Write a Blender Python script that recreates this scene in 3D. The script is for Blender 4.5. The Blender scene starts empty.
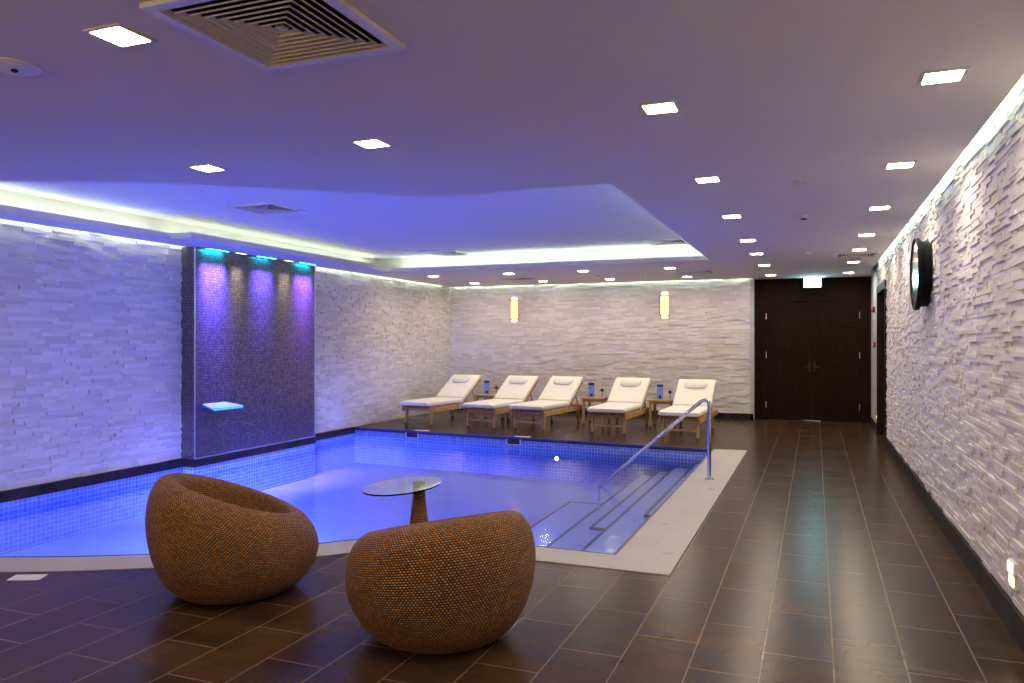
import bpy, bmesh, math, random
from math import pi, sin, cos, sqrt, floor
from mathutils import Vector
random.seed(7)
scn = bpy.context.scene
COL = scn.collection

# ------------------------------------------------------------------ camera
F_PX = 770.0
YAW = math.atan(303.0 / F_PX)
cam_d = bpy.data.cameras.new('camera')
cam_d.sensor_fit = 'HORIZONTAL'
cam_d.sensor_width = 36.0
cam_d.lens = F_PX / 1024.0 * 36.0
cam_d.shift_y = 0.5 / 1024.0
cam_d.clip_start = 0.05
cam = bpy.data.objects.new('camera', cam_d)
COL.objects.link(cam)
cam.location = (0, 0, 1.5)
cam.rotation_euler = (pi / 2, 0, YAW)
scn.camera = cam

# ------------------------------------------------------------------ world, exposure
w = bpy.data.worlds.new('world'); scn.world = w
w.use_nodes = True
w.node_tree.nodes['Background'].inputs[0].default_value = (0.02, 0.02, 0.03, 1)
w.node_tree.nodes['Background'].inputs[1].default_value = 0.2
scn.view_settings.view_transform = 'Standard'
scn.view_settings.look = 'None'
scn.view_settings.gamma = 1.0
scn.view_settings.use_curve_mapping = False
scn.view_settings.exposure = 0.07

# lamp levels (radiance of the glowing faces)
E_DOWN = 165.0
E_COVE = 27.0
E_SLOT = 36.0
E_POOL = 6.0
E_SCONCE = 1.7
P_FLOOR = 50.0
P_UP = 175.0
POOL_COL = (.20, .25, 1.)
UP_COL = (.13, .15, 1.)
E_EXIT = 36.0

RH = 2.72      # lower ceiling
RZ = 3.0       # raised ceiling
XL, XR = -7.6, 0.97
YB, YD, YN = 15.5, 15.8, -1.5
WZ = -0.15     # water
PZ = -0.62     # pool floor

# ------------------------------------------------------------------ node helpers
class NT:
    def __init__(self, name):
        self.m = bpy.data.materials.new(name); self.m.use_nodes = True
        self.t = self.m.node_tree; self.t.nodes.clear()
        self.out = self.n('ShaderNodeOutputMaterial')
    def n(self, typ, **kw):
        nd = self.t.nodes.new(typ)
        for k, v in kw.items(): setattr(nd, k, v)
        return nd
    def l(self, a, b): self.t.links.new(a, b)
    def setin(self, sock, v):
        if isinstance(v, bpy.types.NodeSocket): self.l(v, sock)
        else: sock.default_value = v
    def math(self, op, a, b=None, c=None):
        nd = self.n('ShaderNodeMath', operation=op)
        self.setin(nd.inputs[0], a)
        if b is not None: self.setin(nd.inputs[1], b)
        if c is not None: self.setin(nd.inputs[2], c)
        return nd.outputs[0]
    def mix(self, f, a, b):
        nd = self.n('ShaderNodeMix', data_type='RGBA')
        self.setin(nd.inputs[0], f); self.setin(nd.inputs[6], a); self.setin(nd.inputs[7], b)
        return nd.outputs[2]
    def noise(self, vec, scale, detail=3, rough=.5):
        nd = self.n('ShaderNodeTexNoise'); nd.inputs['Scale'].default_value = scale
        nd.inputs['Detail'].default_value = detail; nd.inputs['Roughness'].default_value = rough
        if vec is not None: self.l(vec, nd.inputs['Vector'])
        return nd.outputs['Fac']
    def mapping(self, vec, loc=(0, 0, 0), scale=(1, 1, 1), rot=(0, 0, 0)):
        nd = self.n('ShaderNodeMapping')
        nd.inputs['Location'].default_value = loc; nd.inputs['Scale'].default_value = scale
        nd.inputs['Rotation'].default_value = rot
        self.l(vec, nd.inputs['Vector']); return nd.outputs[0]
    def ramp(self, f, stops):
        nd = self.n('ShaderNodeValToRGB'); e = nd.color_ramp.elements
        e[0].position, e[0].color = stops[0][0], stops[0][1]
        e[1].position, e[1].color = stops[-1][0], stops[-1][1]
        for p, c in stops[1:-1]:
            x = e.new(p); x.color = c
        self.l(f, nd.inputs[0]); return nd.outputs[0]
    def bump(self, h, strength=.3, dist=.01):
        nd = self.n('ShaderNodeBump'); nd.inputs['Strength'].default_value = strength
        nd.inputs['Distance'].default_value = dist; self.l(h, nd.inputs['Height']); return nd.outputs[0]
    def principled(self, **kw):
        nd = self.n('ShaderNodeBsdfPrincipled')
        for k, v in kw.items(): self.setin(nd.inputs[k.replace('_', ' ')], v)
        self.l(nd.outputs[0], self.out.inputs[0]); return nd

def c4(r, g, b): return (r, g, b, 1)
def simple(name, col, rough=.5, metal=0., noise_amt=.12, nscale=6., **kw):
    t = NT(name)
    g = t.n('ShaderNodeTexCoord').outputs['Object']
    nz = t.noise(g, nscale)
    dark = tuple(x * (1 - noise_amt) for x in col); lite = tuple(min(1, x * (1 + noise_amt)) for x in col)
    t.principled(Base_Color=t.mix(nz, c4(*dark), c4(*lite)), Roughness=rough, Metallic=metal, **kw)
    return t.m
def emit(name, col, s):
    t = NT(name)
    e = t.n('ShaderNodeEmission'); e.inputs[0].default_value = c4(*col); e.inputs[1].default_value = s
    t.l(e.outputs[0], t.out.inputs[0]); return t.m

M = {}
M['paint'] = simple('ceiling_paint', (.70, .65, .60), .85, nscale=1.5, noise_amt=.03)
M['plaster'] = simple('grey_plaster', (.40, .42, .45), .8, nscale=3, noise_amt=.05)
M['white_metal'] = simple('white_lacquer', (.72, .70, .66), .45, noise_amt=.04)
M['grille'] = simple('beige_grille', (.62, .55, .44), .5, noise_amt=.05)
M['black'] = simple('matt_black', (.004, .004, .005), .6, Specular_IOR_Level=.12)
M['chrome'] = simple('polished_steel', (.72, .73, .76), .16, 1., noise_amt=.03)
M['steel_trim'] = simple('satin_steel', (.65, .66, .72), .3, 1., noise_amt=.03)
M['teak'] = None
M['cushion'] = simple('cream_cushion', (.86, .82, .70), .85, noise_amt=.04, nscale=9)
M['pillow'] = simple('cream_pillow', (.80, .78, .70), .85, noise_amt=.04, nscale=9)
M['dark_metal'] = simple('dark_bronze', (.02, .012, .01), .5, .3)
M['red'] = simple('red_plastic', (.30, .012, .012), .4)
M['downlight'] = emit('downlight_glow', (1., .84, .66), E_DOWN)
M['cove'] = emit('cove_led_glow', (.76, 1., .86), E_COVE)
M['cove_left'] = emit('cove_led_glow_left', (.76, 1., .86), E_COVE * .8)
M['slot'] = emit('slot_led_glow', (.80, 1., .80), E_SLOT)
M['poollamp'] = emit('pool_lamp_glow', (.16, .22, 1.), E_POOL)
M['poollamp_dim'] = emit('pool_lamp_glow_dim', (.55, .62, 1.), 12)
M['exit'] = emit('exit_sign_glow', (.42, .88, 1.), E_EXIT)
M['steplamp'] = emit('step_light_glow', (1., .88, .55), 5.)
M['blue_card'] = simple('blue_card', (.22, .28, .72), .5, noise_amt=.25, nscale=40)
M['navy'] = simple('navy_print', (.01, .012, .05), .5)
M['dried'] = simple('dark_dried_flower', (.03, .006, .008), .7)
M['white_acrylic'] = simple('pale_blue_acrylic', (.12, .26, .55), .35, noise_amt=.02)

# teak
t = NT('teak_wood')
g = t.n('ShaderNodeTexCoord').outputs['Object']
nz = t.noise(t.mapping(g, scale=(30, 2.5, 30)), 1.5, 4)
t.principled(Base_Color=t.ramp(nz, [(.25, c4(.34, .18, .06)), (.75, c4(.60, .37, .15))]), Roughness=.5)
M['teak'] = t.m

# brown plank tiles
t = NT('brown_floor_tile')
g = t.n('ShaderNodeTexCoord').outputs['Object']
sp = t.n('ShaderNodeSeparateXYZ'); t.l(g, sp.inputs[0])
cb = t.n('ShaderNodeCombineXYZ')
t.l(t.math('ADD', sp.outputs[1], 20 * .62 - 2.98), cb.inputs[0])
t.l(t.math('ADD', sp.outputs[0], 30 * .312 + .232), cb.inputs[1])
br = t.n('ShaderNodeTexBrick'); br.offset = .5; br.offset_frequency = 2; br.squash = 1
for k, v in {'Scale': 1., 'Brick Width': .62, 'Row Height': .312, 'Mortar Size': .0038, 'Mortar Smooth': .2, 'Bias': 0.}.items():
    br.inputs[k].default_value = v
br.inputs['Color1'].default_value = c4(0, 0, 0); br.inputs['Color2'].default_value = c4(1, 1, 1)
t.l(cb.outputs[0], br.inputs['Vector'])
tone = br.outputs['Color']
streak = t.noise(t.mapping(g, scale=(1.3, 4.5, 1)), 1.2, 2, .5)
blot = t.noise(t.mapping(g, scale=(1.6, 2.6, 1)), 1.3, 2)
base = t.ramp(streak, [(.25, c4(.016, .008, .004)), (.5, c4(.030, .017, .009)), (.78, c4(.058, .035, .020))])
base = t.mix(t.ramp(blot, [(.36, c4(0, 0, 0)), (.72, c4(.6, .6, .6))]), base, c4(.105, .046, .016))
base = t.mix(t.math('MULTIPLY', tone, .35), base, c4(.034, .024, .017))
colr = t.mix(br.outputs['Fac'], base, c4(.15, .11, .075))
rg = t.math('ADD', t.math('MULTIPLY', streak, .03), .245)
bmp = t.bump(t.math('SUBTRACT', 1., br.outputs['Fac']), .10, .003)
t.principled(Base_Color=colr, Roughness=rg, Normal=bmp, Specular_IOR_Level=.125)
M['floor'] = t.m

# coping tiles
t = NT('beige_coping_tile')
g = t.n('ShaderNodeTexCoord').outputs['Object']
br = t.n('ShaderNodeTexBrick'); br.offset = 0
for k, v in {'Scale': 1., 'Brick Width': .215, 'Row Height': .31, 'Mortar Size': .0015, 'Bias': 0.}.items():
    br.inputs[k].default_value = v
br.inputs['Color1'].default_value = c4(.42, .40, .34); br.inputs['Color2'].default_value = c4(.46, .43, .37)
br.inputs['Mortar'].default_value = c4(.34, .32, .28)
t.l(t.mapping(g, loc=(.87 + 8.6, .04, 0)), br.inputs['Vector'])
nz = t.noise(g, 14, 3)
t.principled(Base_Color=t.mix(t.math('MULTIPLY', nz, .25), br.outputs['Color'], c4(.34, .32, .28)), Roughness=.55)
M['coping'] = t.m

# mosaics with UV
def mosaic(name, c1, c2, grout, size_u, size_v, mort, rough, coords='UV', metal=0., sheen=None):
    t = NT(name)
    g = t.n('ShaderNodeTexCoord').outputs[coords]
    br = t.n('ShaderNodeTexBrick'); br.offset = 0
    for k, v in {'Scale': 1., 'Brick Width': size_u, 'Row Height': size_v, 'Mortar Size': mort, 'Mortar Smooth': .1, 'Bias': 0.}.items():
        br.inputs[k].default_value = v
    br.inputs['Color1'].default_value = c4(*c1); br.inputs['Color2'].default_value = c4(*c2)
    br.inputs['Mortar'].default_value = c4(*grout)
    t.l(g, br.inputs['Vector'])
    inv = t.math('SUBTRACT', 1., br.outputs['Fac'])
    pr = t.principled(Base_Color=br.outputs['Color'], Roughness=rough, Metallic=t.math('MULTIPLY', inv, metal), Normal=t.bump(inv, .5, .003))
    return t.m
M['pool_tile'] = mosaic('blue_pool_mosaic', (.12, .20, .62), (.19, .30, .74), (.50, .60, .85), .05, .05, .0028, .25)
M['pool_floor'] = mosaic('pale_blue_pool_floor', (.36, .45, .92), (.43, .52, .94), (.52, .60, .95), .05, .05, .0025, .4)
M['rim'] = mosaic('navy_rim_tile', (.015, .02, .12), (.02, .03, .16), (.1, .12, .3), .05, .05, .003, .3)
M['column_tile'] = mosaic('dark_column_mosaic', (.085, .07, .072), (.19, .155, .145), (.035, .028, .032), .035, .035, .004, .28, metal=.35)

# dark marble
t = NT('dark_marble')
g = t.n('ShaderNodeTexCoord').outputs['Object']
nz = t.noise(g, 5, 6, .65)
t.principled(Base_Color=t.ramp(nz, [(.35, c4(.010, .008, .009)), (.6, c4(.035, .026, .026)), (.8, c4(.10, .08, .08))]), Roughness=.5, Specular_IOR_Level=.1)
M['marble'] = t.m

# split face stone
t = NT('split_face_stone')
at = t.n('ShaderNodeAttribute'); at.attribute_name = 'tone'
g = t.n('ShaderNodeTexCoord').outputs['Object']
nz = t.noise(g, 40, 4)
a = t.mix(at.outputs['Fac'], c4(.56, .52, .50), c4(.74, .71, .68))
a = t.mix(t.math('MULTIPLY', nz, .22), a, c4(.45, .42, .42))
t.principled(Base_Color=a, Roughness=.8, Normal=t.bump(t.noise(g, 60, 4), .35, .004))
M['stone'] = t.m

# dark wood veneer, squares of alternating grain
t = NT('dark_veneer_patchwork')
g = t.n('ShaderNodeTexCoord').outputs['Object']
ck = t.n('ShaderNodeTexChecker'); ck.inputs['Scale'].default_value = 1 / .42
t.l(t.mapping(g, loc=(.1, 0.2, .02), scale=(1, 0, 1)), ck.inputs[0])
n1 = t.noise(t.mapping(g, scale=(45, 1, 2)), 1.2, 3)
n2 = t.noise(t.mapping(g, scale=(2, 1, 45)), 1.2, 3)
gr = t.mix(ck.outputs['Fac'], n1, n2)
t.principled(Base_Color=t.ramp(gr, [(.3, c4(.003, .0008, .0004)), (.7, c4(.024, .0075, .0025))]), Roughness=.6, Specular_IOR_Level=.10)
M['veneer'] = t.m
M['darkwood'] = simple('dark_wood', (.018, .007, .004), .55, nscale=12, noise_amt=.4, Specular_IOR_Level=.12)

# rope weave
def weave(name, nu, nv, rings):
    t = NT(name)
    uv = t.n('ShaderNodeTexCoord').outputs['UV']
    sp = t.n('ShaderNodeSeparateXYZ'); t.l(uv, sp.inputs[0])
    v = t.math('MULTIPLY', sp.outputs[1], float(nv))
    row = t.math('FLOOR', v)
    u = t.math('ADD', t.math('MULTIPLY', sp.outputs[0], float(nu)), t.math('MULTIPLY', t.math('MODULO', row, 2.), .5))
    hu = t.math('ABSOLUTE', t.math('SINE', t.math('MULTIPLY', u, pi)))
    hv = t.math('ABSOLUTE', t.math('SINE', t.math('MULTIPLY', v, pi)))
    h = t.math('MULTIPLY', t.math('POWER', hu, .6), t.math('POWER', hv, .7))
    wn = t.n('ShaderNodeTexWhiteNoise', noise_dimensions='2D')
    cb = t.n('ShaderNodeCombineXYZ'); t.l(t.math('FLOOR', u), cb.inputs[0]); t.l(row, cb.inputs[1])
    t.l(cb.outputs[0], wn.inputs['Vector'])
    g = t.n('ShaderNodeTexCoord').outputs['Object']
    big = t.noise(g, 5, 3)
    cstrand = t.mix(wn.outputs['Value'], c4(.42, .15, .022), c4(.95, .42, .075))
    cstrand = t.mix(t.math('MULTIPLY', big, .5), cstrand, c4(.30, .11, .025))
    gap_shade = t.ramp(h, [(.38, c4(0, 0, 0)), (.88, c4(1, 1, 1))])  # shade in the gaps between strands, painted into the colour
    t.principled(Base_Color=t.mix(gap_shade, c4(.03, .010, .003), cstrand), Roughness=.55, Normal=t.bump(h, 1., .012))
    return t.m
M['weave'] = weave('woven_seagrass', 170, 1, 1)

# water
t = NT('pool_water')
g = t.n('ShaderNodeTexCoord').outputs['Object']
h1 = t.noise(t.mapping(g, scale=(2.2, 5.5, 1), rot=(0, 0, .35)), 1.5, 3, .5)
h2 = t.noise(t.mapping(g, scale=(5, 15, 1), rot=(0, 0, -.38)), 1.2, 2, .5)
hh = t.math('ADD', h1, t.math('MULTIPLY', h2, .22))
b = t.bump(hh, .12, .05)
fr = t.n('ShaderNodeFresnel'); fr.inputs[0].default_value = 1.33; t.l(b, fr.inputs['Normal'])
gl = t.n('ShaderNodeBsdfGlossy'); gl.inputs['Roughness'].default_value = .06; t.l(b, gl.inputs['Normal'])
tr = t.n('ShaderNodeBsdfTransparent'); tr.inputs[0].default_value = c4(.80, .88, 1.)
mx = t.n('ShaderNodeMixShader'); t.l(fr.outputs[0], mx.inputs[0]); t.l(tr.outputs[0], mx.inputs[1]); t.l(gl.outputs[0], mx.inputs[2])
t.l(mx.outputs[0], t.out.inputs[0])
M['water'] = t.m

# glass
t = NT('clear_glass')
t.principled(Base_Color=c4(.90, .98, .95), Roughness=.02, Transmission_Weight=1., IOR=1.36)
M['glass'] = t.m
t = NT('mirror_glass')
t.principled(Base_Color=c4(.62, .63, .64), Roughness=.2, Metallic=1.)
M['mirror'] = t.m
# sconce parchment
t = NT('lit_parchment')
g = t.n('ShaderNodeTexCoord').outputs['Object']
vz = t.n('ShaderNodeTexVoronoi'); vz.inputs['Scale'].default_value = 26; t.l(g, vz.inputs['Vector'])
cc = t.ramp(vz.outputs['Distance'], [(.1, c4(1., .80, .52)), (.6, c4(1., .42, .16))])
pr = t.principled(Base_Color=cc, Roughness=.6, Emission_Color=cc, Emission_Strength=E_SCONCE)
M['parchment'] = t.m
M['sconce_lamp'] = emit('sconce_lamp_glow', (1., .78, .52), E_SCONCE * 1.6)

# ------------------------------------------------------------------ mesh helpers
class MB:
    def __init__(self): self.v = []; self.f = []; self.uv = None
    def quad(self, a, b, c, d):
        n = len(self.v); self.v += [a, b, c, d]; self.f.append((n, n + 1, n + 2, n + 3)); return self
    def box(self, x0, x1, y0, y1, z0, z1):
        return self.hexa([(x0, y0, z0), (x1, y0, z0), (x1, y1, z0), (x0, y1, z0), (x0, y0, z1), (x1, y0, z1), (x1, y1, z1), (x0, y1, z1)])
    def hexa(self, p):
        n = len(self.v); self.v += [tuple(q) for q in p]
        for f in ((3, 2, 1, 0), (4, 5, 6, 7), (0, 1, 5, 4), (1, 2, 6, 5), (2, 3, 7, 6), (3, 0, 4, 7)):
            self.f.append(tuple(n + i for i in f))
        return self
    def prism(self, poly, z0, z1):
        n = len(self.v); k = len(poly)
        self.v += [(x, y, z0) for x, y in poly] + [(x, y, z1) for x, y in poly]
        self.f.append(tuple(n + i for i in reversed(range(k)))); self.f.append(tuple(n + k + i for i in range(k)))
        for i in range(k):
            j = (i + 1) % k; self.f.append((n + i, n + j, n + k + j, n + k + i))
        return self
    def tube(self, pts, rad, seg=12, cap=True):
        pts = [Vector(p) for p in pts]; n0 = len(self.v); k = len(pts)
        if not hasattr(rad, '__len__'): rad = [rad] * k
        up = None
        for i, p in enumerate(pts):
            d = (pts[min(i + 1, k - 1)] - pts[max(i - 1, 0)]).normalized()
            if up is None:
                up = d.orthogonal().normalized()
            else:
                up = (up - d * up.dot(d)).normalized()
            s = d.cross(up)
            for j in range(seg):
                a = 2 * pi * j / seg
                self.v.append(tuple(p + (up * cos(a) + s * sin(a)) * rad[i]))
        for i in range(k - 1):
            for j in range(seg):
                a = n0 + i * seg + j; b = n0 + i * seg + (j + 1) % seg
                self.f.append((a, b, b + seg, a + seg))
        if cap:
            self.f.append(tuple(n0 + j for j in reversed(range(seg))))
            self.f.append(tuple(n0 + (k - 1) * seg + j for j in range(seg)))
        return self
    def lathe(self, prof, seg=32, c=(0, 0, 0), axis='z', cap=True):
        n0 = len(self.v); k = len(prof)
        for r, z in prof:
            for j in range(seg):
                a = 2 * pi * j / seg
                if axis == 'z': self.v.append((c[0] + r * cos(a), c[1] + r * sin(a), c[2] + z))
                elif axis == 'x': self.v.append((c[0] + z, c[1] + r * cos(a), c[2] + r * sin(a)))
                else: self.v.append((c[0] + r * cos(a), c[1] + z, c[2] + r * sin(a)))
        for i in range(k - 1):
            for j in range(seg):
                a = n0 + i * seg + j; b = n0 + i * seg + (j + 1) % seg
                self.f.append((a, b, b + seg, a + seg))
        if cap:
            self.f.append(tuple(n0 + j for j in reversed(range(seg))))
            self.f.append(tuple(n0 + (k - 1) * seg + j for j in range(seg)))
        return self
    def build(self, name, mat, parent=None, smooth=False, bevel=0, loc=None, recalc=True):
        me = bpy.data.meshes.new(name); me.from_pydata(self.v, [], self.f); me.update()
        if recalc:
            bm = bmesh.new(); bm.from_mesh(me); bmesh.ops.recalc_face_normals(bm, faces=bm.faces); bm.to_mesh(me); bm.free()
        me.materials.append(mat)
        o = bpy.data.objects.new(name, me); COL.objects.link(o)
        if parent: o.parent = parent
        if loc: o.location = loc
        if smooth:
            me.polygons.foreach_set('use_smooth', [True] * len(me.polygons))
            try: me.set_sharp_from_angle(angle=math.radians(40))
            except Exception: pass
        if bevel:
            b = o.modifiers.new('bevel', 'BEVEL'); b.width = bevel; b.segments = 2; b.limit_method = 'ANGLE'
        return o

def box(name, mat, parent, x0, x1, y0, y1, z0, z1, bevel=0):
    return MB().box(x0, x1, y0, y1, z0, z1).build(name, mat, parent, bevel=bevel)
def tag(o, label=None, cat=None, group=None, kind=None):
    if label: o['label'] = label
    if cat: o['category'] = cat
    if group: o['group'] = group
    if kind: o['kind'] = kind
    return o
def thing(name, label, cat, loc=(0, 0, 0), rz=0, group=None, kind=None):
    o = bpy.data.objects.new(name, None); COL.objects.link(o)
    o.location = loc; o.rotation_euler = (0, 0, rz); o.empty_display_size = .1
    return tag(o, label, cat, group, kind)
def children(o): return [c for c in bpy.data.objects if c.parent == o]
def copy_tree(o, parent=None):
    c = o.copy(); COL.objects.link(c)
    if parent: c.parent = parent
    for ch in children(o): copy_tree(ch, c)
    return c
def struct(o): o['kind'] = 'structure'; return o

def fill(outer, holes, z0, z1, name, mat, parent=None):
    """slab with holes"""
    bm = bmesh.new(); es = []
    for loop in [outer] + holes:
        vs = [bm.verts.new((x, y, z0)) for x, y in loop]
        es += [bm.edges.new((vs[i], vs[(i + 1) % len(vs)])) for i in range(len(vs))]
    bmesh.ops.triangle_fill(bm, use_beauty=True, use_dissolve=False, edges=es)
    fs = list(bm.faces)
    r = bmesh.ops.extrude_face_region(bm, geom=fs)
    for v in [g for g in r['geom'] if isinstance(g, bmesh.types.BMVert)]: v.co.z = z1
    bmesh.ops.recalc_face_normals(bm, faces=bm.faces)
    me = bpy.data.meshes.new(name); bm.to_mesh(me); bm.free(); me.materials.append(mat)
    o = bpy.data.objects.new(name, me); COL.objects.link(o)
    if parent: o.parent = parent
    return o
def catmull(pts, n=8):
    out = []
    P = [pts[0]] + list(pts) + [pts[-1]]
    for i in range(1, len(P) - 2):
        p0, p1, p2, p3 = [Vector(q) for q in P[i - 1:i + 3]]
        for k in range(n):
            u = k / n
            q = .5 * ((2 * p1) + (p2 - p0) * u + (2 * p0 - 5 * p1 + 4 * p2 - p3) * u * u + (3 * p1 - p0 - 3 * p2 + p3) * u ** 3)
            out.append((q.x, q.y))
    out.append(tuple(pts[-1])); return out
def offset(pl, d):
    out = []
    for i, p in enumerate(pl):
        a = Vector(pl[max(0, i - 1)]); b = Vector(pl[min(len(pl) - 1, i + 1)])
        t_ = (b - a).normalized(); out.append((p[0] - t_.y * d, p[1] + t_.x * d))
    return out
def ribbon(pts, z0, z1, name, mat, parent=None, flip=False, closed=False):
    """vertical wall along a plan polyline, with UV in metres"""
    me = bpy.data.meshes.new(name); vs = []; fs = []; uv = []; s = 0
    q = list(pts) + ([pts[0]] if closed else [])
    for i in range(len(q) - 1):
        (x0, y0), (x1, y1) = q[i], q[i + 1]; L = math.hypot(x1 - x0, y1 - y0); n = len(vs)
        vs += [(x0, y0, z0), (x1, y1, z0), (x1, y1, z1), (x0, y0, z1)]
        c = [(s, z0), (s + L, z0), (s + L, z1), (s, z1)]
        f = (n, n + 1, n + 2, n + 3)
        if flip: f = f[::-1]; c = c[::-1]
        fs.append(f); uv += c; s += L
    me.from_pydata(vs, [], fs); me.update()
    lay = me.uv_layers.new(name='uv')
    for i, c in enumerate(uv): lay.data[i].uv = c
    me.materials.append(mat)
    o = bpy.data.objects.new(name, me); COL.objects.link(o)
    if parent: o.parent = parent
    return o
def planar_uv(o):
    me = o.data; lay = me.uv_layers.new(name='uv')
    for p in me.polygons:
        n = p.normal
        for li in p.loop_indices:
            c = me.vertices[me.loops[li].vertex_index].co
            lay.data[li].uv = (c.x, c.y) if abs(n.z) > .6 else ((c.y, c.z) if abs(n.x) > .5 else (c.x, c.z))
    return o

# ================================================================== PLAN
outer_c = catmull([(-7.6, 2.93), (-6.6, 2.98), (-5.7, 3.16), (-4.95, 3.44), (-4.38, 3.71), (-3.8, 4.06), (-3.26, 4.48), (-2.95, 4.78), (-2.55, 4.96), (-2.1, 4.97)], 6)
inner_c = [p for p in offset(outer_c, .33) if p[0] > -7.6]
inner_c = [(-7.6, inner_c[0][1])] + inner_c
inner = inner_c + [(-1.3, 5.30), (-1.3, 11.03)]
outer = outer_c + [(-.87, 4.97), (-.87, 11.08)]
back_l = (-7.6, 11.60)
pool_poly = inner + [back_l, (-7.6, 10.22), (-7.345, 10.22), (-7.345, 7.64), (-7.6, 7.64)]
hole_poly = outer + [(-1.3, 11.03), back_l]

# ================================================================== SHELL
struct(fill([(-7.9, YN - .2), (XR + .3, YN - .2), (XR + .3, YD + .3), (-7.9, YD + .3)], [], 0, -.05, 'floor', M['floor'])).data
bpy.data.objects.remove(bpy.data.objects['floor'])
# floor with the pool cut out of it
nudge = [(x if x > -7.599 else -7.601, y) for x, y in hole_poly]
struct(fill([(-7.9, YN - .2), (XR + .3, YN - .2), (XR + .3, YD + .3), (-7.9, YD + .3)], [nudge], 0, -.05, 'floor', M['floor']))

# ceiling: slab with the recess, cove chamber and lid, slots along the walls
SL = .085
rec_curve = catmull([(-7.1, 3.50), (-6.5, 3.73), (-5.77, 4.03), (-4.93, 4.39), (-3.91, 5.05), (-3.32, 5.58), (-2.95, 5.78), (-2.6, 5.79)], 5)
recess = rec_curve + [(-1.46, 5.79), (-1.46, 11.76), (-6.93, 11.82), (-6.93, 11.06), (-6.80, 11.06), (-6.80, 7.03), (-7.1, 7.0)]
cham_curve = [(x + .1, y - .3) for x, y in rec_curve]; cham_curve[0] = (-7.44, 3.15)
chamber = cham_curve + [(-1.16, 5.49), (-1.16, 12.06), (-7.44, 12.12)]
ce = struct(fill([(XL + SL, YN), (XR - SL, YN), (XR - SL, 14.9), (XR, 14.9), (XR, YD), (-1.1, YD), (-1.1, YB - SL), (XL + SL, YB - SL)], [recess], RH, RH + .07, 'ceiling', M['paint']))
mb = MB()
for i in range(len(chamber)):
    a, b = chamber[i], chamber[(i + 1) % len(chamber)]
    mb.quad((a[0], a[1], RH + .07), (b[0], b[1], RH + .07), (b[0], b[1], RZ), (a[0], a[1], RZ))
mb.build('cove_upstand', M['paint'], ce)
box('raised_ceiling', M['paint'], ce, -8, 1.4, YN - .2, 15.7, RZ, RZ + .06)

# plain structural walls (the stone cladding is laid on them)
struct(box('wall_left', M['plaster'], None, XL - .2, XL, YN - .2, YB + .3, PZ - .05, RZ))
struct(box('wall_near', M['plaster'], None, XL, XR, YN - .2, YN, 0, RZ))
wr = MB().box(XR, XR + .2, YN - .2, 12.25, 0, RZ).box(XR, XR + .2, 12.25, 13.86, 2.40, RZ).box(XR, XR + .2, 13.86, YD, 0, RZ)
struct(wr.build('wall_right', M['plaster'], None))
struct(box('wall_back', M['plaster'], None, XL, -1.1, YB, YD + .15, 0, RZ))
struct(box('wall_door', M['plaster'], None, -1.1, XR + .2, YD + .03, YD + .15, 0, RZ))

def stones(name, origin, du, dn, length, z0, z1, hole=None, parent=None, rs=1, h=.031, k=1.):
    rnd = random.Random(rs); vs = []; fs = []; tones = []
    ox, oy = origin; z = z0
    while z < z1 - .005:
        zt = min(z + h, z1); u = 0.
        off = rnd.random() * .2
        first = True
        while u < length - 1e-4:
            L = rnd.choice((.08, .12, .16, .2, .2, .26, .34)) * (.85 + .3 * rnd.random())
            if first: L *= .3 + .7 * rnd.random(); first = False
            u1 = min(u + L, length)
            if length - u1 < .04: u1 = length
            segs = [(u, u1)]
            if hole and z < hole[2] - .01:
                segs = []
                if u < hole[0]: segs.append((u, min(u1, hole[0])))
                if u1 > hole[1]: segs.append((max(u, hole[1]), u1))
            dep = .006 + k * rnd.choice((0, .003, .006, .009, .013, .017)) + .002 * rnd.random()
            tone = rnd.random()
            for a, b in segs:
                n = len(vs)
                for (uu, zz, dd) in ((a, z, 0), (b, z, 0), (b, zt, 0), (a, zt, 0), (a, z, dep), (b, z, dep), (b, zt, dep), (a, zt, dep)):
                    vs.append((ox + du[0] * uu + dn[0] * dd, oy + du[1] * uu + dn[1] * dd, zz))
                fs += [(n + 4, n + 5, n + 6, n + 7), (n, n + 1, n + 5, n + 4), (n + 1, n + 2, n + 6, n + 5), (n + 2, n + 3, n + 7, n + 6), (n + 3, n, n + 4, n + 7)]
                tones += [tone] * 5
            u = u1
        z = zt
    me = bpy.data.meshes.new(name); me.from_pydata(vs, [], fs); me.update()
    bm = bmesh.new(); bm.from_mesh(me); bmesh.ops.recalc_face_normals(bm, faces=bm.faces); bm.to_mesh(me); bm.free()
    at = me.attributes.new('tone', 'FLOAT', 'FACE'); at.data.foreach_set('value', tones)
    me.materials.append(M['stone'])
    o = bpy.data.objects.new(name, me); COL.objects.link(o)
    if parent: o.parent = parent
    return o
W = bpy.data.objects
stones('stone_cladding', (XR, YN), (0, 1), (-1, 0), 13.86 - YN, .15, RZ, (12.25 - YN, 13.86 - YN, 2.40), W['wall_right'], 3, .026, .95)
stones('stone_cladding', (XL, YN), (0, 1), (1, 0), YB - YN, 0., RZ, None, W['wall_left'], 5, .040, 1.2)
stones('stone_cladding', (XL, YB), (1, 0), (0, -1), -1.1 - XL, .12, RZ, None, W['wall_back'], 9, .042, .85)
box('corner_trim', M['plaster'], W['wall_back'], -1.16, -1.095, YB - .035, YD, .0, RH)
tag(W['corner_trim'], 'smooth grey end trim')

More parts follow.
